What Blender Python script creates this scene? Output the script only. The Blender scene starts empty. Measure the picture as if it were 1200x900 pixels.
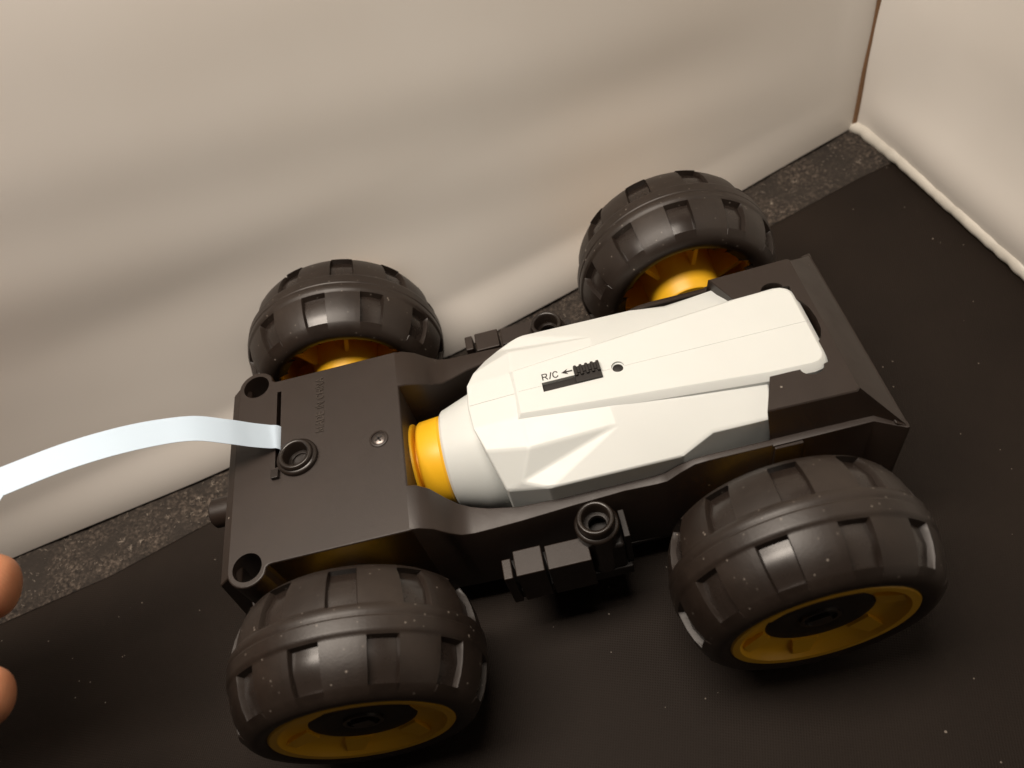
import bpy, bmesh, math, random
from mathutils import Vector, Matrix, noise
from mathutils.geometry import tessellate_polygon
random.seed(7)
sc = bpy.context.scene
col = sc.collection
PI = math.pi
FZ = 57.2            # the floor lies 57.2 mm below the chassis deck; all builder coordinates are mm from the deck

# ------------------------------------------------------------------ camera
cd = bpy.data.cameras.new('camera'); cam = bpy.data.objects.new('camera', cd); col.objects.link(cam)
cam.location = (0.0475, -0.1347, 0.1857 + FZ/1000)
cam.rotation_mode = 'XYZ'; cam.rotation_euler = (0.6341, 0.1863, -0.1629)
cd.sensor_width = 36; cd.sensor_fit = 'HORIZONTAL'; cd.lens = 907.82/1200*36
cd.clip_start = 0.005; cd.clip_end = 20
cd.dof.use_dof = True; cd.dof.focus_distance = 0.236; cd.dof.aperture_fstop = 13.0
sc.camera = cam
# ------------------------------------------------------------------ world, lamps, exposure
w = bpy.data.worlds.new('World'); sc.world = w; w.use_nodes = True
w.node_tree.nodes['Background'].inputs[0].default_value = (1.0, 0.86, 0.72, 1)
w.node_tree.nodes['Background'].inputs[1].default_value = 0.028
def area(name, loc, target, sx, sy, energy, color):
    l = bpy.data.lights.new(name, 'AREA'); l.shape = 'RECTANGLE'; l.size = sx; l.size_y = sy
    l.energy = energy; l.color = color
    o = bpy.data.objects.new(name, l); col.objects.link(o); o.location = loc
    d = Vector(target)-Vector(loc); o.rotation_euler = (math.atan2(d.y, -d.z), 0, 0)      # long side stays along x
    return o
area('tent_lamp', (-0.05, -0.012, 0.46), (0.03, 0.03, 0.0), 0.34, 0.11, 2.45, (1.0, 0.88, 0.76))
sc.view_settings.view_transform = 'Standard'; sc.view_settings.look = 'None'
sc.view_settings.exposure = 0.0; sc.view_settings.gamma = 1.0
sc.render.engine = 'CYCLES'

# ------------------------------------------------------------------ materials
def new_mat(name):
    m = bpy.data.materials.new(name); m.use_nodes = True
    return m, m.node_tree.nodes, m.node_tree.links, m.node_tree.nodes['Principled BSDF']
def coords(N, L):
    return N.new('ShaderNodeTexCoord').outputs['Object']
def tex_noise(N, L, vec, scale, detail=3, rough=0.55):
    t = N.new('ShaderNodeTexNoise'); t.inputs['Scale'].default_value = scale
    t.inputs['Detail'].default_value = detail; t.inputs['Roughness'].default_value = rough
    L.new(vec, t.inputs['Vector']); return t.outputs['Fac']
def ramp(N, L, fac, stops):
    r = N.new('ShaderNodeValToRGB'); L.new(fac, r.inputs[0])
    e = r.color_ramp.elements
    while len(e) < len(stops): e.new(0.5)
    for i, (p, c) in enumerate(stops):
        e[i].position = p; e[i].color = (*c, 1) if len(c) == 3 else c
    return r.outputs[0]
def math_n(N, L, op, a, b):
    m = N.new('ShaderNodeMath'); m.operation = op
    for i, v in enumerate((a, b)):
        if isinstance(v, (int, float)): m.inputs[i].default_value = v
        else: L.new(v, m.inputs[i])
    return m.outputs[0]
def mixc(N, L, fac, a, b):
    m = N.new('ShaderNodeMix'); m.data_type = 'RGBA'
    if isinstance(fac, (int, float)): m.inputs[0].default_value = fac
    else: L.new(fac, m.inputs[0])
    for i, v in ((6, a), (7, b)):
        if isinstance(v, tuple): m.inputs[i].default_value = (*v, 1)
        else: L.new(v, m.inputs[i])
    return m.outputs[2]
def bump(N, L, bs, h, strength, dist):
    b = N.new('ShaderNodeBump'); b.inputs['Strength'].default_value = strength; b.inputs['Distance'].default_value = dist
    L.new(h, b.inputs['Height']); L.new(b.outputs[0], bs.inputs['Normal'])
def specks(N, L, vec, scale, size, keep):
    """small round dust grains: 1 inside a grain"""
    v = N.new('ShaderNodeTexVoronoi'); v.feature = 'F1'; v.inputs['Scale'].default_value = scale; L.new(vec, v.inputs['Vector'])
    near = math_n(N, L, 'LESS_THAN', v.outputs['Distance'], size)
    sep = N.new('ShaderNodeSeparateColor'); L.new(v.outputs['Color'], sep.inputs[0])
    return math_n(N, L, 'MULTIPLY', near, math_n(N, L, 'GREATER_THAN', sep.outputs[0], 1-keep))

def mat_plastic(name, base, rough, grain=900, gs=0.10, dust=0.0, var=0.12, spec=0.5, sss=0):
    m, N, L, bs = new_mat(name); v = coords(N, L)
    n = tex_noise(N, L, v, 60, 4)
    c = ramp(N, L, n, [(0.3, tuple(x*(1-var) for x in base)), (0.7, tuple(min(1, x*(1+var)) for x in base))])
    if dust:
        s = specks(N, L, v, 260, 0.10, dust)
        c = mixc(N, L, math_n(N, L, 'MULTIPLY', s, 0.5), c, (0.45, 0.40, 0.34))
    L.new(c, bs.inputs['Base Color'])
    r = tex_noise(N, L, v, 140, 5)
    L.new(math_n(N, L, 'ADD', math_n(N, L, 'MULTIPLY', r, 0.16), rough-0.08), bs.inputs['Roughness'])
    bs.inputs['Specular IOR Level'].default_value = spec
    if sss:
        bs.inputs['Subsurface Weight'].default_value = sss; bs.inputs['Subsurface Radius'].default_value = (0.002, 0.0018, 0.0015)
        bs.inputs['Subsurface Scale'].default_value = 0.6
    bump(N, L, bs, tex_noise(N, L, v, grain*3, 2), gs, 0.0002)
    return m
M = {}
M['deck'] = mat_plastic('satin black plastic', (0.020, 0.0122, 0.0085), 0.47, gs=0.14, dust=0.04)
M['post'] = mat_plastic('glossy black plastic', (0.015, 0.0105, 0.008), 0.30, gs=0.05)
M['white'] = mat_plastic('white plastic', (0.685, 0.715, 0.70), 0.42, gs=0.03, var=0.012, sss=0.10)
M['yellow'] = mat_plastic('yellow plastic', (0.86, 0.47, 0.016), 0.40, gs=0.03, var=0.04)
M['dark'] = mat_plastic('dull black plastic', (0.011, 0.008, 0.0065), 0.55, gs=0.05)
M['pocket'] = mat_plastic('smooth moulded rubber', (0.022, 0.016, 0.013), 0.27, gs=0.03, dust=0.05)
M['lettering'] = mat_plastic('highlight-tinted black plastic', (0.050, 0.040, 0.033), 0.26, gs=0)  # paler than the deck: highlights on the raised letters put into the colour
M['print'] = mat_plastic('black print', (0.02, 0.016, 0.014), 0.6, gs=0.0)
M['steel'] = mat_plastic('dark steel', (0.16, 0.14, 0.13), 0.32, gs=0.05); M['steel'].node_tree.nodes['Principled BSDF'].inputs['Metallic'].default_value = 0.9

def mat_rubber():
    m, N, L, bs = new_mat('dusty black rubber'); v = coords(N, L)
    n = tex_noise(N, L, v, 45, 6, 0.65)
    c = ramp(N, L, n, [(0.35, (0.015, 0.0098, 0.0072)), (0.62, (0.025, 0.017, 0.0125)), (0.8, (0.052, 0.038, 0.028))])
    s1 = specks(N, L, v, 520, 0.15, 0.34); s2 = specks(N, L, v, 210, 0.085, 0.34)
    patch = ramp(N, L, tex_noise(N, L, v, 70, 3), [(0.42, (0, 0, 0)), (0.60, (1, 1, 1))])
    s = math_n(N, L, 'MULTIPLY', math_n(N, L, 'MAXIMUM', s1, s2), patch)
    c = mixc(N, L, math_n(N, L, 'MULTIPLY', s, 0.45), c, (0.40, 0.35, 0.30))
    L.new(c, bs.inputs['Base Color'])
    L.new(math_n(N, L, 'ADD', math_n(N, L, 'MULTIPLY', n, 0.3), 0.29), bs.inputs['Roughness'])
    bs.inputs['Specular IOR Level'].default_value = 0.45
    bump(N, L, bs, tex_noise(N, L, v, 1500, 4), 0.15, 0.0002)
    return m
M['rubber'] = mat_rubber()

def mat_vinyl():
    m, N, L, bs = new_mat('cream vinyl'); v = coords(N, L)
    n = tex_noise(N, L, v, 9, 4)
    c = ramp(N, L, n, [(0.3, (0.79, 0.75, 0.695)), (0.7, (0.83, 0.80, 0.755))])
    L.new(c, bs.inputs['Base Color']); bs.inputs['Roughness'].default_value = 0.40
    bs.inputs['Specular IOR Level'].default_value = 0.4
    bump(N, L, bs, tex_noise(N, L, v, 1600, 3), 0.05, 0.0002)
    return m
M['vinyl'] = mat_vinyl()
M['seam'] = mat_plastic('brown seam tape', (0.22, 0.12, 0.06), 0.7)
M['piping'] = mat_plastic('cream piping', (0.70, 0.67, 0.60), 0.45, gs=0.1)

def mat_cloth():
    m, N, L, bs = new_mat('woven black nylon'); v = coords(N, L)
    n = tex_noise(N, L, v, 14, 4)
    c = ramp(N, L, n, [(0.3, (0.0110, 0.0068, 0.0044)), (0.7, (0.0175, 0.0115, 0.0078))])
    s = math_n(N, L, 'MAXIMUM', specks(N, L, v, 260, 0.06, 0.26), specks(N, L, v, 100, 0.035, 0.3))
    c = mixc(N, L, math_n(N, L, 'MULTIPLY', s, 0.55), c, (0.40, 0.35, 0.30)); L.new(c, bs.inputs['Base Color'])
    bs.inputs['Roughness'].default_value = 0.66; bs.inputs['Specular IOR Level'].default_value = 0.2
    h = None
    for k, rz in enumerate((0.31, 0.31+PI/2)):
        mp = N.new('ShaderNodeMapping'); mp.inputs['Rotation'].default_value = (0, 0, rz); L.new(v, mp.inputs[0])
        wv = N.new('ShaderNodeTexWave'); wv.inputs['Scale'].default_value = 420; wv.inputs['Distortion'].default_value = 0.6
        wv.inputs['Detail Scale'].default_value = 3; L.new(mp.outputs[0], wv.inputs[0])
        h = wv.outputs['Fac'] if h is None else math_n(N, L, 'MULTIPLY', h, wv.outputs['Fac'])
    bump(N, L, bs, h, 0.35, 0.0003)
    return m
M['cloth'] = mat_cloth()
def mat_fuzz():
    m, N, L, bs = new_mat('fuzzy fastener tape'); v = coords(N, L)
    n = tex_noise(N, L, v, 700, 4, 0.7); n2 = tex_noise(N, L, v, 60, 3)
    c = ramp(N, L, n, [(0.36, (0.014, 0.010, 0.008)), (0.52, (0.050, 0.038, 0.029)), (0.70, (0.19, 0.15, 0.12))])
    c = mixc(N, L, ramp(N, L, n2, [(0.4, (0, 0, 0)), (0.65, (1, 1, 1))]), c, (0.030, 0.023, 0.018))
    L.new(c, bs.inputs['Base Color']); bs.inputs['Roughness'].default_value = 0.85
    bump(N, L, bs, n, 0.9, 0.0012)
    return m
M['fuzz'] = mat_fuzz()
M['lint'] = mat_plastic('pale lint', (0.34, 0.29, 0.24), 0.9)
def mat_tape():
    m, N, L, bs = new_mat('milky plastic strip'); bs.inputs['Base Color'].default_value = (0.55, 0.67, 0.79, 1)
    bs.inputs['Roughness'].default_value = 0.30
    v = coords(N, L); bump(N, L, bs, tex_noise(N, L, v, 120, 2), 0.08, 0.0005)
    return m
M['tape'] = mat_tape()
def mat_skin():
    m, N, L, bs = new_mat('skin'); v = coords(N, L)
    n = tex_noise(N, L, v, 90, 4)
    L.new(ramp(N, L, n, [(0.3, (0.42, 0.17, 0.085)), (0.7, (0.52, 0.23, 0.12))]), bs.inputs['Base Color'])
    bs.inputs['Roughness'].default_value = 0.5; bs.inputs['Subsurface Weight'].default_value = 0.25
    bs.inputs['Subsurface Radius'].default_value = (0.004, 0.0015, 0.0008); bs.inputs['Subsurface Scale'].default_value = 0.5
    wv = N.new('ShaderNodeTexWave'); wv.wave_type = 'RINGS'; wv.inputs['Scale'].default_value = 300; wv.inputs['Distortion'].default_value = 6
    L.new(v, wv.inputs[0]); bump(N, L, bs, wv.outputs['Fac'], 0.08, 0.0003)
    return m
M['skin'] = mat_skin()
M['nail'] = mat_plastic('nail', (0.66, 0.40, 0.30), 0.3, gs=0)

# ------------------------------------------------------------------ builders (mm in deck coordinates -> metres, floor at 0)
WO = {}
def W(p): return Vector((p[0]/1000, p[1]/1000, (p[2]+FZ)/1000))
def place(o, parent, org):
    """org: world origin of the object in metres"""
    col.objects.link(o); WO[o.name] = org.copy()
    if parent is not None:
        o.parent = parent; o.location = org - WO[parent.name]
    else: o.location = org
def empty(name, org):
    o = bpy.data.objects.new(name, None); o.empty_display_size = 0.02; place(o, None, org); return o
def tag(o, label=None, cat=None, group=None, kind=None):
    for k, x in (('label', label), ('category', cat), ('group', group), ('kind', kind)):
        if x: o[k] = x
    return o
def mk(name, verts, faces, mat, parent=None, org=None, smooth=0, bev=0, seg=2, bang=25):
    """mesh object from deck-coordinate mm; smooth = crease angle in degrees (0 flat)"""
    vs = [W(v) for v in verts]
    if org is None:
        org = WO[parent.name].copy() if parent is not None else sum(vs, Vector())/len(vs)
    me = bpy.data.meshes.new(name)
    me.from_pydata([v-org for v in vs], [], faces)
    bm = bmesh.new(); bm.from_mesh(me)
    bmesh.ops.remove_doubles(bm, verts=bm.verts, dist=1e-6)
    bmesh.ops.recalc_face_normals(bm, faces=bm.faces)
    for f in bm.faces: f.smooth = bool(smooth)
    if smooth:
        a = math.radians(smooth)
        for e in bm.edges:
            e.smooth = len(e.link_faces) == 2 and e.calc_face_angle(0) < a
    bm.to_mesh(me); bm.free(); me.materials.append(mat)
    o = bpy.data.objects.new(name, me); place(o, parent, org)
    if bev:
        b = o.modifiers.new('bevel', 'BEVEL'); b.width = bev/1000; b.segments = seg; b.limit_method = 'ANGLE'
        b.angle_limit = math.radians(bang); b.harden_normals = True
        for p in me.polygons: p.use_smooth = True
    return o
class G:
    """collects several shells into one mesh"""
    def __init__(s): s.v = []; s.f = []
    def add(s, v, f):
        n = len(s.v); s.v += [tuple(x) for x in v]; s.f += [tuple(i+n for i in q) for q in f]; return s
    def box(s, x0, x1, y0, y1, z0, z1):
        return s.add([(x, y, z) for x in (x0, x1) for y in (y0, y1) for z in (z0, z1)],
            [(0,1,3,2),(4,6,7,5),(0,4,5,1),(2,3,7,6),(0,2,6,4),(1,5,7,3)])
    def lathe(s, prof, c, axis='z', n=48, closed=False):
        """prof: (along, r)"""
        m = len(prof); v = []
        for i in range(n):
            a = 2*PI*i/n
            for (h, r) in prof:
                d = (r*math.cos(a), r*math.sin(a))
                v.append({'z': (c[0]+d[0], c[1]+d[1], c[2]+h), 'x': (c[0]+h, c[1]+d[0], c[2]+d[1]), 'y': (c[0]+d[0], c[1]+h, c[2]+d[1])}[axis])
        f = []
        for i in range(n):
            j = (i+1) % n
            for k in range(m if closed else m-1):
                q = (k+1) % m; f.append((i*m+k, j*m+k, j*m+q, i*m+q))
        if not closed:
            if prof[0][1] > 0.01: f.append(tuple(i*m for i in range(n)))
            if prof[-1][1] > 0.01: f.append(tuple(i*m+m-1 for i in range(n)))
        return s.add(v, f)
    def tube(s, pts, r, n=6):
        pts = [Vector(p) for p in pts]; v = []; f = []
        for i, p in enumerate(pts):
            t = (pts[min(i+1, len(pts)-1)]-pts[max(i-1, 0)]).normalized()
            u = t.orthogonal().normalized(); b = t.cross(u)
            if i and (u.dot(pu) < 0): u = -u; b = -b
            pu = u
            rr = r[i] if isinstance(r, list) else r
            for k in range(n):
                a = 2*PI*k/n; v.append(p+(u*math.cos(a)+b*math.sin(a))*rr)
        for i in range(len(pts)-1):
            for k in range(n):
                q = (k+1) % n; f.append((i*n+k, i*n+q, (i+1)*n+q, (i+1)*n+k))
        f.append(tuple(range(n))); f.append(tuple((len(pts)-1)*n+k for k in range(n)))
        return s.add(v, f)
def offset(poly, d):
    """move a counter-clockwise outline outward by d"""
    out = []; n = len(poly)
    for i in range(n):
        a, b, c = Vector(poly[i-1]), Vector(poly[i]), Vector(poly[(i+1) % n])
        e1 = (b-a).normalized(); e2 = (c-b).normalized()
        n1 = Vector((e1.y, -e1.x)); n2 = Vector((e2.y, -e2.x)); m = (n1+n2)
        if m.length < 1e-6: m = n1
        m.normalize(); k = d/max(0.35, m.dot(n1)); out.append((b.x+m.x*k, b.y+m.y*k))
    return out
def slab(g, outer, holes, zt, zb, ch=0.5, hole_z=None, zfun=None):
    """outline with holes: top face, chamfered rim, walls; holes end in a floor at hole_z (list)"""
    def cap(loops, z, up=True):
        pts = [p for l in loops for p in l]
        tris = tessellate_polygon([[Vector((x, y, 0)) for x, y in l] for l in loops])
        g.add([(x, y, z) for x, y in pts], [tuple(t) for t in tris])
    def wall(l1, z1, l2, z2):
        n = len(l1); g.add([(x, y, z1) for x, y in l1]+[(x, y, z2) for x, y in l2], [(i, (i+1) % n, n+(i+1) % n, n+i) for i in range(n)])
    hs = [offset(h, 0.0) for h in holes]
    cap([outer]+hs, zt)
    if ch:
        o1 = offset(outer, ch*0.55); o2 = offset(outer, ch)
        wall(outer, zt, o1, zt-ch*0.2); wall(o1, zt-ch*0.2, o2, zt-ch); wall(o2, zt-ch, o2, zb); cap([o2], zb)
    else:
        wall(outer, zt, outer, zb); cap([outer], zb)
    for k, h in enumerate(hs):
        hz = (hole_z[k] if hole_z else zb+0.5)
        wall(h, zt, h, hz); cap([h], hz)
def circle(cx, cy, r, n=32, a0=0, a1=2*PI, end=False):
    m = n+1 if end else n
    return [(cx+r*math.cos(a0+(a1-a0)*i/n), cy+r*math.sin(a0+(a1-a0)*i/n)) for i in range(m)]
STROKES = {'R': [[(0, 0), (0, 1), (.42, 1), (.58, .93), (.62, .76), (.56, .58), (.42, .5), (0, .5)], [(.36, .5), (.66, 0)]], '/': [[(0, -.05), (.34, 1.05)]],
    'C': [[(.68, .74), (.6, .9), (.42, 1), (.24, .97), (.08, .8), (.02, .5), (.08, .2), (.24, .03), (.42, 0), (.6, .1), (.68, .27)]],
    'M': [[(0, 0), (0, 1), (.36, .2), (.72, 1), (.72, 0)]], 'A': [[(0, 0), (.34, 1), (.68, 0)], [(.13, .36), (.55, .36)]],
    'D': [[(0, 0), (0, 1), (.34, 1), (.56, .86), (.63, .5), (.56, .14), (.34, 0), (0, 0)]], 'E': [[(.54, 1), (0, 1), (0, 0), (.56, 0)], [(0, .52), (.48, .52)]],
    'I': [[(0, 0), (0, 1)]], 'N': [[(0, 0), (0, 1), (.6, 0), (.6, 1)]], 'H': [[(0, 0), (0, 1)], [(.6, 0), (.6, 1)], [(0, .52), (.6, .52)]]}
ADV = {'R': .92, '/': .5, 'C': .92, 'M': 1.0, 'A': .9, 'D': .9, 'E': .8, 'I': .28, 'N': .88, 'H': .88, ' ': .45}
def text_obj(name, body, h, loc, rotz, mat, parent, ext=0.1, wd=0.3, sx=1.0):
    """stroke lettering of cap height h (mm) lying on a surface at loc"""
    g = G(); x0 = 0; ca, sa = math.cos(rotz), math.sin(rotz)
    def tr(x, y, z): return (loc[0]+x*ca-y*sa, loc[1]+x*sa+y*ca, loc[2]+z)
    lift = 0
    for ch in body:
        for st in STROKES.get(ch, []):
            p = [Vector(((x0+a)*h*sx, b*h)) for a, b in st]; n = len(p); L_ = []; R_ = []
            closed = (p[0]-p[-1]).length < 1e-6
            for i in range(n):
                d1 = (p[i]-p[i-1]).normalized() if i else ((p[0]-p[-2]).normalized() if closed else (p[1]-p[0]).normalized())
                d2 = (p[i+1]-p[i]).normalized() if i < n-1 else ((p[1]-p[0]).normalized() if closed else d1)
                t = d1+d2
                t = t.normalized() if t.length > 1e-3 else d1
                nn = Vector((-t.y, t.x)); k = wd/2/max(.45, nn.dot(Vector((-d1.y, d1.x)))); L_.append(p[i]+nn*k); R_.append(p[i]-nn*k)
            lift += 0.004; z1 = ext+lift
            v = [tr(q.x, q.y, z1) for q in L_]+[tr(q.x, q.y, z1) for q in R_]+[tr(q.x, q.y, -.05) for q in L_]+[tr(q.x, q.y, -.05) for q in R_]
            f = []
            for i in range(n-1):
                f += [(i, i+1, n+i+1, n+i), (i, 2*n+i, 2*n+i+1, i+1), (n+i, n+i+1, 3*n+i+1, 3*n+i)]
            f += [(0, n, 3*n, 2*n), (n-1, 2*n-1, 4*n-1, 3*n-1)]
            g.add(v, f)
        x0 += ADV[ch]
    return mk(name, g.v, g.f, mat, parent)

# ------------------------------------------------------------------ setting: cloth floor and vinyl walls of the photo tent
def interp(tab, x):
    if x <= tab[0][0]:
        (x0, y0), (x1, y1) = tab[0], tab[1]
    elif x >= tab[-1][0]:
        (x0, y0), (x1, y1) = tab[-2], tab[-1]
    else:
        for i in range(len(tab)-1):
            if tab[i][0] <= x <= tab[i+1][0]: (x0, y0), (x1, y1) = tab[i], tab[i+1]; break
    return y0+(y1-y0)*(x-x0)/(x1-x0)
def sstep(a, b, x):
    t = max(0, min(1, (x-a)/(b-a))); return t*t*(3-2*t)
BASE = [(-400, -30), (-169.8, 28.3), (-133.8, 35.1), (-87.8, 43.9), (-40, 58), (13.6, 75.0), (52.8, 88.2), (72.5, 95.0), (153.6, 128), (178.3, 137.5), (209, 149)]
def base_y(x):
    return sum(interp(BASE, x+d) for d in (-12, -6, 0, 6, 12))/5 if x < 195 else interp(BASE, x)
def wall_y(x, z):
    h = z+FZ
    t = sstep(-30, 80, h)*sstep(0, 25, h)
    top = max(80+0.306*(x+23), base_y(x))*sstep(209, 190, x)+base_y(x)*(1-sstep(209, 190, x))
    y = base_y(x)*(1-t)+top*t+13*math.exp(-((x+27)/25)**4)*(1-sstep(22, 50, h))
    u = h+0.225*x                                                             # a shallow slanting fold in the vinyl
    y += 0.24*math.sin((u-86)*2*PI/41)*sstep(25, 55, h)*sstep(200, 120, x)*math.exp(-((u-82)/45)**2)
    y += 0.5*noise.noise(Vector((x/120, h/70, 3.1)))*sstep(3, 25, h)*sstep(208, 180, x)
    return y
def grid(nx, ny, fn):
    v = [fn(i/nx, j/ny) for i in range(nx+1) for j in range(ny+1)]
    f = [(i*(ny+1)+j, (i+1)*(ny+1)+j, (i+1)*(ny+1)+j+1, i*(ny+1)+j+1) for i in range(nx) for j in range(ny)]
    return v, f
# floor
def floor_pt(u, v):
    x = -420+u*840; y = -420+v*740
    z = -FZ-0.05-0.5*abs(noise.noise(Vector((x/60, y/60, 0))))-0.25*abs(noise.noise(Vector((x/22, y/40, 5))))
    return (x, y, z)
v, f = grid(140, 130, floor_pt)
fl = mk('floor', v, f, M['cloth'], smooth=60, org=Vector((0, 0, 0))); tag(fl, 'black woven nylon floor of the photo tent', 'floor', kind='structure')
# back wall
xs = lambda u: -400+u*609
v, f = grid(220, 90, lambda u, q: (xs(u), wall_y(xs(u), -FZ+2.7+300*q**1.3), -FZ+2.7+300*q**1.3))
wb = mk('wall_back', v, f, M['vinyl'], smooth=60, org=Vector((0, 0.08, 0))); tag(wb, 'cream vinyl wall of the photo tent behind the toy car', 'wall', kind='structure')
sol = wb.modifiers.new('thickness', 'SOLIDIFY'); sol.thickness = 0.002; sol.offset = 1
# side wall
SIDE = [(149, 209.6), (142, 213), (117.4, 218.7), (79.3, 225.0), (45.8, 230.4), (-60, 247), (-300, 286)]
def side_x(y):
    t = sorted(SIDE); return interp(t, y)
def side_pt(u, q):
    y = 149-u*449; h = 300*q**1.4; d = 149-y
    x = side_x(y)-1.2*math.exp(-((h-16)/9)**2)*sstep(0, 20, d)+4.5*sstep(3, 60, h)*sstep(0, 50, d)+1.2*noise.noise(Vector((y/45, h/40, 9)))*sstep(4, 30, h)*sstep(0, 30, d)
    x -= 1.6*math.sin(h/11)*math.exp(-(h/40)**2)*sstep(5, 60, d)
    return (x, y, -FZ-1+h)
v, f = grid(120, 80, side_pt)
ws = mk('wall_side', v, f, M['vinyl'], smooth=60, org=Vector((0.23, 0.05, 0))); tag(ws, 'cream vinyl side wall of the photo tent meeting the back wall', 'wall', kind='structure')
sol = ws.modifiers.new('thickness', 'SOLIDIFY'); sol.thickness = 0.002; sol.offset = -1
g = G(); g.tube([(208.2+0.9*sstep(0, 60, h)+0.3*math.sin(h/7), 147.0-0.3*math.sin(h/9), -FZ+h) for h in range(0, 292, 4)], 1.5, 8)
mk('corner_seam', g.v, g.f, M['seam'], ws, smooth=60)
g = G(); ys = [149-i*1.6 for i in range(240)]
g.tube([(side_x(y)-1.9+0.35*noise.noise(Vector((y/5, 0, 2))), y, -FZ+3.0+0.6*noise.noise(Vector((y/9, 4, 0)))) for y in ys], [2.9+0.35*noise.noise(Vector((y/4, 7, 7))) for y in ys], 14)
mk('hem_piping', g.v, g.f, M['piping'], ws, smooth=60)
# fastener strip along the foot of the back wall
STRIP = [(-420, -62), (-171.4, 0.5), (-129.6, 9.5), (-90.4, 22.7), (-10, 48), (80, 77), (152.7, 101), (195.8, 115.5), (216, 121)]
def strip_pt(u, q):
    x = -400+u*628; y0 = interp(STRIP, x); y1 = base_y(min(x, 209))+19*math.exp(-((x+24)/30)**4)+9
    y = y0+(y1-y0)*q
    z = -FZ+0.15+1.1*math.sin(PI*min(1, q*6)/2)+0.55*noise.noise(Vector((x/3.2, y/3.2, 0)))*sstep(0, .12, q)+0.9*noise.noise(Vector((x/22, y/9, 4)))*sstep(0, .2, q)
    return (x, y, max(z, -FZ+0.1))
v, f = grid(420, 26, strip_pt)
n0 = len(v); edge = [i*27 for i in range(421)]
v += [(v[i][0], v[i][1], -FZ-0.8) for i in edge]; f += [(edge[i], edge[i+1], n0+i+1, n0+i) for i in range(420)]
st = mk('fastener_strip', v, f, M['fuzz'], smooth=70, org=Vector((0, 0.06, 0)))
tag(st, 'fuzzy black fastener tape full of lint along the foot of the cream wall', 'fastener tape')

# ------------------------------------------------------------------ toy car
car = empty('toy_car', W((42, 0, -FZ)))
tag(car, 'black toy car chassis with four chunky black tyres on yellow wheels', 'toy car')
YP = 32.0
def deck_outline():
    pts = []
    pts += [(0, YP*-1), (0, YP)]
    def boss(s):
        b = [(-39.4, YP), (-40.6, YP+0.15), (-41.6, YP+0.9)]
        b += circle(-46.7, YP, 5.5, 14, math.radians(32), math.radians(180), True)
        return b
    far = boss(1)
    pts += far
    pts += [(-52.2, 20), (-52.2, -20)]
    pts += [(x, -y) for x, y in reversed(far)]
    return pts
plate_out = deck_outline()
holes = [circle(-46.7, s*YP, 4.3, 32) for s in (1, -1)]
holes.append(circle(-32.2, 0.2, 3.9, 28))
holes.append([(-39.5, -1.3), (-38.1, -1.3), (-38.1, 27.7), (-39.5, 27.7)])
g = G(); slab(g, plate_out, holes, 0, -44, 0.45, [-12.5, -12.5, -8, -20])
deck = mk('deck', g.v, g.f, M['deck'], car, smooth=15)
# sloping bumper band at the free end of the deck
g = G()
g.add([(-52.2, -33.5, -0.4), (-52.2, 34, -0.4), (-56.0, 33.5, -3.2), (-56.0, -34, -3.2), (-57.2, -35.5, -22), (-57.2, 35, -22), (-51, 35, -30), (-51, -35.5, -30), (-50, -35, -4), (-50, 34, -4)],
      [(0, 1, 2, 3), (3, 2, 5, 4), (4, 5, 6, 7), (7, 6, 9, 8), (8, 9, 1, 0), (0, 3, 4, 7, 8), (1, 9, 6, 5, 2)])
mk('bumper', g.v, g.f, M['deck'], car, smooth=30, bev=0.5)
g = G(); g.lathe([(0, 4.6), (6.3, 4.6), (7.0, 3.9), (7.0, 0)], (-55.0, -5, -11), 'x', 24)
g.v = [(-112.0-x, y, z) for x, y, z in g.v]
mk('bumper_stud', g.v, g.f, M['deck'], car, smooth=35)
# skirt box below the near and far corners
for s in (1, -1):
    g = G(); g.add([(x, s*y, z) for x, y, z in [(-53, 30, -13), (-40, 30, -13), (-44, 37, -15), (-52, 37.2, -15), (-53, 30, -32), (-36, 30, -32), (-42, 37, -31), (-52, 37, -31)]],
        [(0,1,2,3),(4,5,6,7),(0,1,5,4),(1,2,6,5),(2,3,7,6),(3,0,4,7)])
    mk('corner_skirt', g.v, g.f, M['deck'], car, smooth=30, bev=0.5)
def post(name, c, ztop, r, zb, parent, fl=3.6):
    g = G()
    g.lathe([(ztop-12, r*0.60), (ztop-0.5, r*0.60), (ztop-0.12, r*0.66), (ztop, r*0.74), (ztop-0.12, r*0.80), (ztop-0.7, r*0.84), (ztop-fl+0.2, r*0.86), (ztop-fl, r*0.95), (ztop-fl-0.35, r), (ztop-fl-1.4, r), (zb, r*0.98)], (c[0], c[1], 0), 'z', 48)
    o = mk(name, g.v, g.f, M['post'], parent, smooth=50)
    g = G(); g.lathe([(0, r*0.62), (0.9, r*0.62), (1.0, r*0.5), (1.0, r*0.42), (0, r*0.40)], (c[0]+0.2, c[1], ztop-5.5), 'z', 32, True)
    mk('inner_ring', g.v, g.f, M['post'], o, smooth=40)
    return o
post('deck_post', (-32.2, 0.2), 3.0, 6.3, -2, car, 1.6)
g = G(); g.add(*(lambda b: (b.v, b.f))(G().box(-40.2, -37.9, -5.6, -2.6, -0.5, 1.4))); mk('post_rib', g.v, g.f, M['post'], car, bev=0.2)
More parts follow.
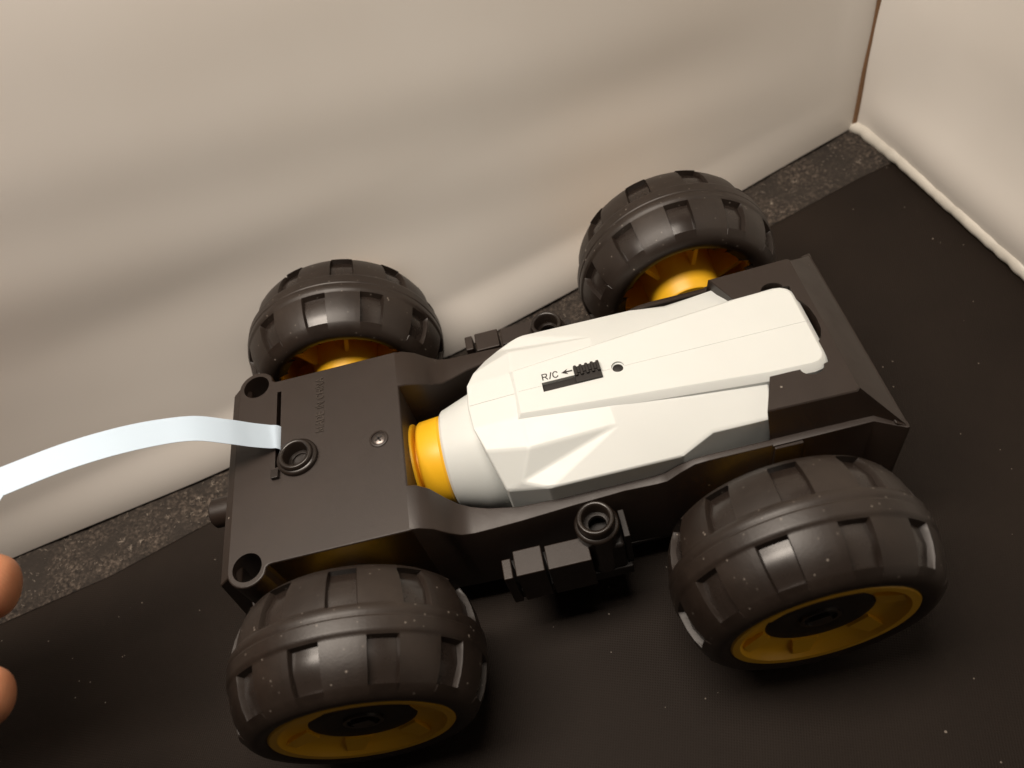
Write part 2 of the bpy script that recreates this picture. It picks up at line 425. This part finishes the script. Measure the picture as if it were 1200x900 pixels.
# screw
g = G(); g.lathe([(-1.0, 2.9), (0.25, 2.9), (0.45, 2.6), (0.45, 2.35), (-0.3, 2.3), (-0.6, 0)], (-6.9, 0, 0), 'z', 32)
screw = mk('screw', g.v, g.f, M['deck'], car, smooth=40)
g = G(); g.lathe([(-0.6, 2.0), (0.05, 2.0), (0.35, 1.5), (0.45, 0)], (-6.9, 0, 0), 'z', 28)
hd = mk('screw_head', g.v, g.f, M['steel'], screw, smooth=40)
g = G()
for a in (0.5, 0.5+PI/2):
    cx, sx = math.cos(a), math.sin(a); q = [(-1.3, -0.28), (1.3, -0.28), (1.3, 0.28), (-1.3, 0.28)]
    p = [(-6.9+x*cx-y*sx, x*sx+y*cx) for x, y in q]
    g.add([(x, y, 0.47) for x, y in p]+[(x, y, 0.2) for x, y in p], [(0,1,2,3),(4,5,6,7),(0,1,5,4),(1,2,6,5),(2,3,7,6),(3,0,4,7)])
mk('cross_slot', g.v, g.f, M['dark'], screw)
text_obj('moulded_lettering', 'MADE IN CHINA', 2.3, (-24.0, 8.0, 0.0), math.radians(90), M['lettering'], car, ext=0.22, wd=0.34, sx=0.98)
# side rails: dip beside the power unit, then climb to the rear clip
RAIL = [(0.0, 0.0, 18, 32.3), (2.5, -0.4, 18.2, 32.3), (6, -2.6, 19.2, 32.4), (9.5, -6.6, 21.0, 32.6), (12.5, -9.2, 22.4, 32.7), (16, -10, 24, 32.7), (21, -10, 25.8, 32.6), (30, -10, 27.6, 32.3), (44, -10, 28.0, 31.4),
        (60, -10, 28.0, 30.6), (69, -10, 28.0, 30.9), (72, -9.2, 28.2, 31.2), (76, -6.4, 28.4, 31.0), (80, -4.6, 28.6, 30.6), (84, -4.2, 28.6, 30.6), (101.8, -4.2, 28.6, 30.6)]
for s in (1, -1):
    v = []; f = []; n = len(RAIL); c = 0.5
    for x, z, yi, yo in RAIL:
        v += [(x, s*yi, -44), (x, s*yi, z-c*0.6), (x, s*(yi+c*0.6), z), (x, s*(yo-c), z), (x, s*(yo-c*0.35), z-c*0.25), (x, s*yo, z-c), (x, s*yo, -44)]
    for i in range(n-1):
        for k in range(6): f.append((i*7+k, i*7+k+1, (i+1)*7+k+1, (i+1)*7+k))
    f += [tuple(range(7)), tuple((n-1)*7+k for k in range(7))]
    mk('side_rail', v, f, M['deck'], car, smooth=32)
    g = G().box(102, 110, s*28.6, s*31.6, -30, -4.9); mk('rail_lip', g.v, g.f, M['deck'], car, bev=0.35)
g = G().box(-48, 134, -31, 31, -46, -44.2); mk('pan', g.v, g.f, M['dark'], car, bev=0.4)
g = G().box(-0.4, 0.0, -31, 31, -44, -6); 
# rear base and clip
g = G()
slab(g, [(101.9, -30.5), (129.5, -30.2), (136.6, -34.4), (137.0, -34.4), (137.0, 33.6), (136.6, 33.6), (129.5, 30.2), (101.9, 30.5), (101.9, 28.7), (122.8, 28.7), (122.8, -28.7), (101.9, -28.7)], [], -4.4, -40, 0.3)
mk('rear_base', g.v, g.f, M['deck'], car, smooth=30)
inner = [(122.4, 14.6), (120.8, 15.0)] + [(117.4+3.3*math.cos(a), 15.0+2.6*math.sin(a)) for a in [PI*k/12 for k in range(0, 13)]] + [(105.9, 15.0)]
notch = [(122.4, -7.2), (123.6, -6.0), (124.7, -3.2), (125.0, 0.8), (124.6, 5.0), (123.5, 8.0), (122.4, 9.2)]
top = [(101.7, -25.3), (125.2, -25.6), (126.0, -24.8), (126.3, 24.4), (125.6, 25.2), (101.7, 24.6)]
bot = [(101.7, -28.4), (130.2, -28.8), (137.0, -34.0), (137.0, 33.2), (130.2, 28.8), (101.7, 28.4)]
tl = top + [(105.7, 15.0)] + list(reversed(inner[:-1])) + list(reversed(notch)) + [(x, -y) for x, y in inner[:-1]] + [(105.7, -15.0)]
bl = bot + tl[6:]
g = G()
tris = tessellate_polygon([[Vector((x, y, 0)) for x, y in tl]])
g.add([(x, y, 5.5) for x, y in tl], [tuple(t) for t in tris])
n = len(tl); so = offset(tl, 0.35); sm = [( (so[i][0], so[i][1]) if i < 6 else tl[i]) for i in range(n)]
g.add([(x, y, 5.5) for x, y in tl]+[(x, y, 5.2) for x, y in sm]+[(x, y, -4.6) for x, y in bl],
      [(i, (i+1) % n, n+(i+1) % n, n+i) for i in range(n)]+[(n+i, n+(i+1) % n, 2*n+(i+1) % n, 2*n+i) for i in range(n)])
mk('rear_clip', g.v, g.f, M['deck'], car, smooth=30)
for s in (1, -1):
    g = G().add([(x, s*y, z) for x, y, z in [(134.0, 30.5, -3.2), (137.6, 32.6, -4.6), (137.6, 34.6, -4.6), (134.0, 33.0, -3.4), (134.0, 30.5, -9), (137.6, 32.6, -9), (137.6, 34.6, -9), (134.0, 33.0, -9)]],
        [(0,1,2,3),(4,5,6,7),(0,1,5,4),(1,2,6,5),(2,3,7,6),(3,0,4,7)])
    mk('end_tab', g.v, g.f, M['deck'], car, bev=0.5)
# side posts and step blocks
for s in (1, -1):
    p = post('side_post', (50, s*36.8), -9, 6.3, -34, car)
    g = G().box(46.6, 56.4, s*31.5, s*42.5, -36, -18.5); mk('post_base', g.v, g.f, M['dark'], car, bev=1.2, seg=3)
    g = G().box(21.5, 58.0, s*31, s*43.0, -38, -33); mk('side_shelf', g.v, g.f, M['dark'], car, bev=0.6)
    for x0, x1, y0, zt in ((21.3, 24.0, 39.5, -16.2), (24.9, 33.1, 37.8, -15.8), (34.0, 46.4, 38.2, -16.2)):
        g = G().box(x0, x1, s*y0, s*45.6, -34, zt); mk('step_block', g.v, g.f, M['deck'], car, bev=0.35)
    g = G().box(56.6, 58.4, s*33, s*41.5, -34, -15.5); mk('step_block', g.v, g.f, M['dark'], car, bev=0.3)
# axles
for x in (-22.7, 100.0):
    g = G().lathe([(-60, 4.5), (60, 4.5)], (x, 0, -22.2), 'y', 20); mk('axle', g.v, g.f, M['dark'], car, smooth=40)

# ---- wheels: yellow wheel > tyre, hub cap (local: axis y, +y is the outer face, mm)
R = 35.0; NS = 22
def tyre_mesh():
    prof = [(-13.8, 21.5), (-16.6, 24.4), (-17.3, 25.6), (-17.5, 27.2), (-17.1, 28.6), (-16.2, 29.9), (-14.9, 31.0), (-14.5, 31.25), (-12.0, 32.6), (-9.0, 33.6), (-6.0, 34.2), (-4.4, 34.42), (-4.0, 34.46), (-3.5, 34.8),
            (-3.1, 35.0), (-1.3, 35.15), (-1.0, 34.98), (-0.6, 34.98), (-0.3, 35.2), (2.4, 35.1), (3.0, 35.05), (3.5, 34.75), (4.0, 34.46), (4.4, 34.42), (6.0, 34.2), (9.0, 33.6), (12.0, 32.6), (14.5, 31.25), (14.9, 31.0), (16.2, 29.9), (17.1, 28.6), (17.5, 27.2), (17.3, 25.6), (16.6, 24.4), (13.0, 21.8)]
    na = []
    step = 2*PI/NS; w0 = math.radians(1.3)
    for k in range(NS):
        for t in (0.0, 0.085, 0.098, 0.112, 0.32, 0.5, 0.68, 0.888, 0.902, 0.915):
            na.append((k, t))
    m = len(prof); v = []
    for k, t in na:
        a = (k+t)*step; inp = 0.105 < t < 0.895; edge = abs(t-0.098) < 1e-6 or abs(t-0.902) < 1e-6
        for (y, r) in prof:
            row = 1 if y > 0 else 0
            if k % 2 == row and 4.3 < abs(y) < 14.7:
                d = 0
                if inp: d = r-interp([(4.4, 32.5), (6, 32.4), (9, 32.15), (12, 30.7), (14.5, 29.4)], abs(y))
                elif edge: d = 0.5
                r -= d
            if k % 2 == row and inp and abs(abs(y)-14.9) < 0.01: r += 0.4
            v.append((r*math.cos(a), y, r*math.sin(a)))
    n = len(na); f = []; mi = []
    for i in range(n):
        k, t = na[i]
        for j in range(m-1):
            f.append((i*m+j, i*m+j+1, ((i+1) % n)*m+j+1, ((i+1) % n)*m+j))
            ya, yb = prof[j][0], prof[j+1][0]; row = 1 if ya+yb > 0 else 0
            mi.append(1 if (k % 2 == row and 0.105 < t < 0.88 and 4.3 < abs(ya) < 14.7 and 4.3 < abs(yb) < 14.7) else 0)
    return v, f, mi
def local_mesh(name, v, f, mat, smooth=35, mi=None):
    me = bpy.data.meshes.new(name); me.from_pydata([(x/1000, y/1000, z/1000) for x, y, z in v], [], f)
    if mi: me.polygons.foreach_set('material_index', mi)
    bm = bmesh.new(); bm.from_mesh(me); bmesh.ops.remove_doubles(bm, verts=bm.verts, dist=1e-7); bmesh.ops.recalc_face_normals(bm, faces=bm.faces)
    for q in bm.faces: q.smooth = True
    for e in bm.edges: e.smooth = len(e.link_faces) == 2 and e.calc_face_angle(0) < math.radians(smooth)
    bm.to_mesh(me); bm.free(); me.materials.append(mat); return me
v, f, mi = tyre_mesh(); tyre_me = local_mesh('tyre', v, f, M['rubber'], 38, mi); tyre_me.materials.append(M['pocket'])
tyre_me.polygons.foreach_set('material_index', mi)
g = G()
g.lathe([(16.2, 21.6), (16.9, 22.0), (17.0, 24.0), (16.4, 24.6), (13, 24.4), (-12, 24.4), (-12.8, 24.2), (-13.0, 23.6), (-12.6, 22.8), (-8, 22.2), (4, 21.5), (8, 15.0), (12.4, 14.0), (13.6, 14.2), (14.2, 19.6), (15.0, 20.9)], (0, 0, 0), 'y', 64, True)
g.lathe([(3.0, 0.0), (3.0, 13.0), (-20.5, 11.8), (-21.2, 11.2), (-21.2, 0.0)], (0, 0, 0), 'y', 48)
for k in range(6):                      # lugs in the dish
    a = 2*PI*k/6
    ca, sa = math.cos(a), math.sin(a); tn = Vector((-sa, ca)); rd = Vector((ca, sa))
    for (r0, r1, w0, w1, y0, y1) in ((14.6, 20.9, 3.6, 2.4, 12.6, 15.9),):
        P = []
        for (r, wd, yy) in ((r0, w0, y0), (r1, w1, y0), (r0, w0, y1-1.5), (r1, w1, y1)):
            for sg in (-1, 1):
                q = rd*r+tn*wd*sg; P.append((q.x, yy, q.y))
        g.add(P, [(0,1,3,2),(4,6,7,5),(0,4,5,1),(2,3,7,6),(0,2,6,4),(1,5,7,3)])
for k in range(6):                      # webs on the chassis side
    a = 2*PI*(k+0.5)/6; rd = Vector((math.cos(a), math.sin(a))); tn = Vector((-rd.y, rd.x)); P = []
    for r in (12.0, 22.0):
        for y in (1, -11.5 if r < 15 else -9):
            for sg in (-0.7, 0.7):
                q = rd*r+tn*sg; P.append((q.x, y, q.y))
    g.add(P, [(0,1,3,2),(4,6,7,5),(0,4,5,1),(2,3,7,6),(0,2,6,4),(1,5,7,3)])
rim_me = local_mesh('wheel', g.v, g.f, M['yellow'], 40)
g = G(); g.lathe([(11, 0), (13.5, 0), (13.7, 10), (14.1, 13.2), (13.6, 14.4), (11, 14.4)], (0, 0, 0), 'y', 6*6)
cap_me = local_mesh('hub_cap', g.v, g.f, M['dark'], 40)
g = G().box(-2.6, 2.6, 13.4, 14.9, -2.2, 2.2); g.lathe([(13.4, 5.6), (14.3, 5.4), (14.3, 4.4), (13.4, 4.2)], (0, 0, 0), 'y', 32, True)
nut_me = local_mesh('axle_end', g.v, g.f, M['post'], 40)
for x, s, spin in ((-22.7, -1, 0.085), (100, -1, 0.355), (-22.7, 1, 0.29), (100, 1, 0.28)):
    wobj = bpy.data.objects.new('wheel', rim_me); place(wobj, car, W((x, s*58.6, -22.2)))
    wobj.rotation_mode = 'YZX' if False else 'XYZ'
    wobj.matrix_local = Matrix.Translation(wobj.location) @ (Matrix.Rotation(PI, 4, 'Z') if s < 0 else Matrix.Identity(4)) @ Matrix.Rotation(spin, 4, 'Y')
    for nm, me in (('tyre', tyre_me), ('hub_cap', cap_me), ('axle_end', nut_me)):
        o = bpy.data.objects.new(nm, me); col.objects.link(o); o.parent = wobj

# ------------------------------------------------------------------ white power unit lying in the chassis
pu = empty('power_unit', W((65, 0, -42)))
tag(pu, 'white faceted plastic power unit with yellow nose and R/C switch in black chassis', 'power unit')
H = [(21.6, 0, 5.1), (22.0, 8, 4.5), (24.2, 14.3, 1.6), (27.6, 24.1, -6), (36.8, 17.9, 3.5), (32.6, 24.4, -2.7), (40, 28.3, -2.5), (62.4, 16.5, 2.5), (77.3, 28.0, -3),
     (36.5, 8, 5.3), (62, 11, 5.0), (85, 13.9, 3.8), (121.6, 14.0, 3.2), (122.0, 0, 4.6), (36.5, 0, 5.8), (87, 23.7, -0.9), (103.6, 25.0, 0.8), (105.5, 15.2, 3.4),
     (27.4, 25.0, -15), (40, 28.2, -15), (77, 28.0, -15), (103.6, 25.4, -15), (122.3, 14.8, -5),          # 18..22
     (27.4, 14, -42), (77, 15, -42), (101, 14, -42), (120, 11, -36), (27.4, 0, -42), (77, 0, -42), (101, 0, -42), (120, 0, -36), (104.8, 15.6, -15), (22.4, 0, -40),
     (40, 0, 3), (40, 6.5, 3), (62, 8.5, 3), (85, 10.5, 3), (105, 12, 3), (119, 12, 2.6), (119, 0, 3)]   # sunk bed under the top panel   # 23..32
F = [(0,14,9,1), (14,9,34,33), (9,10,35,34), (10,11,36,35), (11,17,37,36), (17,12,38,37), (12,13,39,38), (33,34,35,36,37,38,39), (1,9,4,2), (9,10,7,4), (2,4,5,3), (4,7,5), (5,7,6), (7,8,6), (3,5,6), (10,11,7), (7,11,15,8), (11,17,16,15),
     (3,6,19,18), (6,8,20,19), (8,15,16,21,20), (17,12,22,31), (16,17,31,21), (18,19,23), (19,20,24,23), (20,21,25,24), (21,31,25), (31,22,26,25),
     (23,24,28,27), (24,25,29,28), (25,26,30,29), (12,13,30,26,22), (0,1,2,3,18,23,27)]
v = [(x, y, z) for x, y, z in H]+[(x, -y, z) for x, y, z in H]; nh = len(H)
f = list(F)+[tuple(reversed([i+nh for i in q])) for q in F]
body = mk('body', v, f, M['white'], pu, bev=0.75, seg=3, bang=7)
# raised top panel with switch slot and screw hole
po = [(36.8, -7.6), (75, -11.0), (106, -13.9), (117.8, -14.3), (119.4, -14.0), (120.5, -13.3), (121.2, -12.2), (121.4, -10.8), (121.4, 10.8), (121.2, 12.2), (120.5, 13.3), (119.4, 14.0), (117.8, 14.3), (106, 13.9), (75, 11.0), (36.8, 7.6)]
slot = [(44.4, -2.3), (62.0, -2.3), (62.0, 1.0), (44.4, 1.0)]
hole = circle(66.8, 0.2, 1.9, 24)
g = G()
def cap_holes(loops, z):
    pts = [p for l in loops for p in l]; t = tessellate_polygon([[Vector((x, y, 0)) for x, y in l] for l in loops]); g.add([(x, y, z) for x, y in pts], [tuple(i) for i in t])
def wl(l1, z1, l2, z2):
    n = len(l1); g.add([(x, y, z1) for x, y in l1]+[(x, y, z2) for x, y in l2], [(i, (i+1) % n, n+(i+1) % n, n+i) for i in range(n)])
cap_holes([po, slot, hole], 6.3)
p1 = offset(po, 0.35); p2 = offset(po, 1.9); p3 = offset(po, 2.2)
wl(po, 6.3, p1, 6.1); wl(p1, 6.1, p2, 4.4); wl(p2, 4.4, p3, 1.5)
wl(slot, 6.3, slot, 2.0)
s2 = offset(hole, -0.35); wl(hole, 6.3, hole, 5.6); wl(hole, 5.6, s2, 5.5); wl(s2, 5.5, s2, 3.0)
panel = mk('top_panel', g.v, g.f, M['white'], pu, smooth=24)
g = G().box(44.3, 62.1, -2.4, 1.1, 0.5, 5.15); mk('slot_floor', g.v, g.f, M['dark'], panel)
g = G().lathe([(0, 1.7), (0.3, 1.7), (0.5, 1.2), (0.5, 0)], (66.8, 0.2, 4.9), 'z', 20); mk('recessed_screw', g.v, g.f, M['dark'], panel, smooth=40)
# slide switch with ribs
g = G().box(54.2, 61.9, -2.2, 0.95, 3, 7.0); g.box(54.2, 61.9, 0.95, 3.2, 6.32, 7.3)
sw = mk('slide_switch', g.v, g.f, M['dark'], panel, bev=0.15)
for k in range(5):
    x = 54.3+k*1.66
    g = G().box(x, x+0.95, -0.2, 3.45, 6.9, 7.75); mk('switch_rib', g.v, g.f, M['dark'], sw, bev=0.3)
text_obj('lettering', 'R/C', 2.15, (45.0, 1.75, 6.31), 0.0, M['print'], panel, ext=0.02, wd=0.34, sx=1.0)
g = G(); ax0, ay = 50.6, 2.8
g.add([(x, y, z) for z in (6.31, 6.36) for x, y in [(ax0, ay), (ax0+2.0, ay-1.0), (ax0+1.5, ay-0.24), (ax0+3.3, ay-0.24), (ax0+3.3, ay+0.24), (ax0+1.5, ay+0.24), (ax0+2.0, ay+1.0)]],
      [tuple(range(7)), tuple(range(7, 14))]+[(i, (i+1) % 7, 7+(i+1) % 7, 7+i) for i in range(7)])
mk('arrow_mark', g.v, g.f, M['print'], panel)
# parting ridge down the middle
def ridge(pts, parent, w=0.16, h=0.13):
    g = G(); n = len(pts); v = []
    for x, y, z in pts: v += [(x, y-w, z-0.1), (x, y, z+h), (x, y+w, z-0.1)]
    f = [(i*3+k, i*3+k+1, i*3+k+4, i*3+k+3) for i in range(n-1) for k in range(2)]
    mk('parting_line', v, f, M['white'], parent)
ridge([(22.4, 0, 5.15), (36.0, 0, 5.8)], body); ridge([(37.4, 0, 6.3), (44.2, 0, 6.3)], panel); ridge([(62.3, 0, 6.3), (64.8, 0, 6.3)], panel); ridge([(68.9, 0, 6.3), (122.0, 0, 6.3)], panel)
# neck ring, yellow nose, flange
AX = -20.0
g = G().lathe([(9.0, 12.0), (10.2, 13.8), (10.5, 15.0), (11.2, 15.7), (12.2, 16.0), (20.5, 18.9), (24.5, 19.4), (30, 19.4), (30, 5)], (0, 0, AX), 'x', 72)
neck = mk('neck_ring', g.v, g.f, M['white'], pu, smooth=28)
g = G().lathe([(2.3, 0), (2.3, 12.6), (2.6, 13.3), (3.3, 13.8), (9.5, 14.3), (11, 13)], (0, 0, AX), 'x', 72)
mk('nose', g.v, g.f, M['yellow'], pu, smooth=35)
g = G().lathe([(-0.5, 0), (0.3, 13.4), (0.4, 13.7), (1.0, 13.7), (1.2, 13.4), (1.2, 9), (4, 9)], (0, 0, AX), 'x', 60)
mk('nose_flange', g.v, g.f, M['yellow'], pu, smooth=35)

# ------------------------------------------------------------------ pull strip
path = [(-36.4, 9.2, -6), (-37.6, 9.2, -1.0), (-38.6, 9.2, 1.1), (-40.5, 8.9, 2.6), (-44, 7.8, 6.8), (-48.6, 6.2, 13.2), (-55, 5.0, 19.5), (-63, 2.6, 24.5), (-72, -1.6, 30.0), (-82, -6.8, 35.0), (-93, -13.2, 39.5), (-97.5, -16.0, 41.2)]
def catmull(P, k=8):
    P = [Vector(p) for p in P]; out = []
    for i in range(len(P)-1):
        a, b, c, d = P[max(i-1, 0)], P[i], P[i+1], P[min(i+2, len(P)-1)]
        for j in range(k):
            t = j/k; out.append(0.5*((2*b)+(c-a)*t+(2*a-5*b+4*c-d)*t*t+(3*b-a-3*c+d)*t**3))
    return out+[P[-1]]
cp = catmull(path); v = []; f = []
for i, p in enumerate(cp):
    t = (cp[min(i+1, len(cp)-1)]-cp[max(i-1, 0)]).normalized()
    side = Vector((0, 1, 0)); side = (side-t*side.dot(t)).normalized(); nrm = t.cross(side); hw = 4.3
    side = (side*math.cos(0.0)+nrm*math.sin(0.0))
    for s, h in ((-1, -.07), (1, -.07), (1, .07), (-1, .07)): v.append(p+side*hw*s+nrm*h)
for i in range(len(cp)-1):
    for k in range(4): q = (k+1) % 4; f.append((i*4+k, i*4+q, (i+1)*4+q, (i+1)*4+k))
f += [(0, 1, 2, 3), tuple((len(cp)-1)*4+k for k in range(4))]
ps = mk('pull_strip', v, f, M['tape'], smooth=40, org=W(path[2]))
tag(ps, 'narrow milky white plastic strip arching out of the slot in the black deck', 'plastic strip')
# T-shaped tab at its free end
t = (cp[-1]-cp[-6]).normalized(); sd = Vector((0, 1, 0)); sd = (sd-t*sd.dot(t)).normalized(); nr = t.cross(sd); e = cp[-1]
q = [(-1.5, -4.3), (-0.4, -5.6), (0.4, -9.5), (22, -9.5), (22, 9.5), (0.4, 9.5), (-0.4, 5.6), (-1.5, 4.3)]
v = [e+t*(a-3.0-0.24*b)+sd*b+nr*h for h in (-.08, .08) for a, b in q]
tab = mk('tab', v, [tuple(range(8)), tuple(range(8, 16))]+[(i, (i+1) % 8, 8+(i+1) % 8, 8+i) for i in range(8)], M['tape'], ps)

# ------------------------------------------------------------------ hand holding the tab (mostly beyond the frame)
def hand():
    bm_v = []; bm_e = []; rad = []
    def chain(pts, rs, root=None):
        prev = root
        for p, r in zip(pts, rs):
            bm_v.append(W(p)); rad.append(r/1000); i = len(bm_v)-1
            if prev is not None: bm_e.append((prev, i))
            prev = i
        return prev
    wr = chain([(-250, -78, 40)], [25]); palm = chain([(-215, -70, 44)], [23], wr)
    org = W((-215, -70, 44))
    fingers = {
        'index': ([(-178, -36, 58), (-150, -22, 62), (-128, -17, 54), (-114, -16, 49)], [11, 9.6, 8.6, 7.4]),
        'middle': ([(-176, -52, 52), (-146, -42, 50), (-112, -37, 36), (-91.5, -37.5, 27)], [11.5, 10.2, 9.6, 8.6]),
        'ring': ([(-178, -70, 46), (-148, -68, 44), (-110, -65, 34), (-86.5, -64.5, 27)], [11, 9.4, 8.6, 7.6]),
        'little': ([(-184, -88, 38), (-160, -92, 34), (-140, -92, 26), (-127, -90, 20)], [9.6, 8.2, 7.4, 6.4]),
        'thumb': ([(-205, -40, 34), (-178, -22, 26), (-150, -16, 28), (-124, -16, 35)], [14, 12, 10.5, 8.6])}
    for k, (p, r) in fingers.items(): chain(p, r, palm)
    me = bpy.data.meshes.new('hand'); me.from_pydata([v-org for v in bm_v], bm_e, [])
    o = bpy.data.objects.new('hand', me); place(o, None, org)
    sk = o.modifiers.new('skin', 'SKIN'); sk.use_smooth_shade = True
    for i, sv in enumerate(me.skin_vertices[0].data):
        sv.radius = (rad[i], rad[i]); sv.use_root = (i == 0)
    sb = o.modifiers.new('subd', 'SUBSURF'); sb.levels = 2; sb.render_levels = 3
    me.materials.append(M['skin'])
    return o
h = hand(); tag(h, 'fingertips of a bare hand reaching in beside the white strip', 'hand')

# ------------------------------------------------------------------ lint caught on tape and cloth
g = G(); rnd = random.Random(3)
def fluff(x, y, z, size, n):
    for _ in range(n):
        p = Vector((x, y, z)); pts = [p]; d = Vector((rnd.uniform(-1, 1), rnd.uniform(-1, 1), rnd.uniform(-.1, .5)))
        for k in range(4):
            d = (d+Vector((rnd.uniform(-.8, .8), rnd.uniform(-.8, .8), rnd.uniform(-.4, .4)))).normalized()
            p = p+d*size*rnd.uniform(.2, .5); p.z = max(p.z, z-0.1); pts.append(p.copy())
        g.tube(pts, rnd.uniform(0.03, 0.08), 4)
for k in range(700):
    x = rnd.uniform(-172, 205); q = rnd.uniform(0.06, 0.95); y0 = interp(STRIP, x); y = y0+(base_y(x)-y0)*q
    fluff(x, y, -FZ+1.5, rnd.choice((0.3, 0.4, 0.5, 0.9)), rnd.choice((1, 1, 2)))
for x, y, s_ in ((-126, 22, 3), (-118, 20, 2.2), (-96, 33, 2.2), (-83, 35, 3), (-108, 28, 2.2), (158, 113, 2.2), (172, 122, 2.5), (201, 124, 2.5), (-122, 18, 2.5), (-91, 38, 2.5)):
    fluff(x, y, -FZ+1.8, s_*0.42, 12)
lt = mk('lint', g.v, g.f, M['lint'], org=Vector((0, 0.05, 0))); tag(lt, 'pale lint fibres caught on the fastener tape', 'lint', kind='stuff')
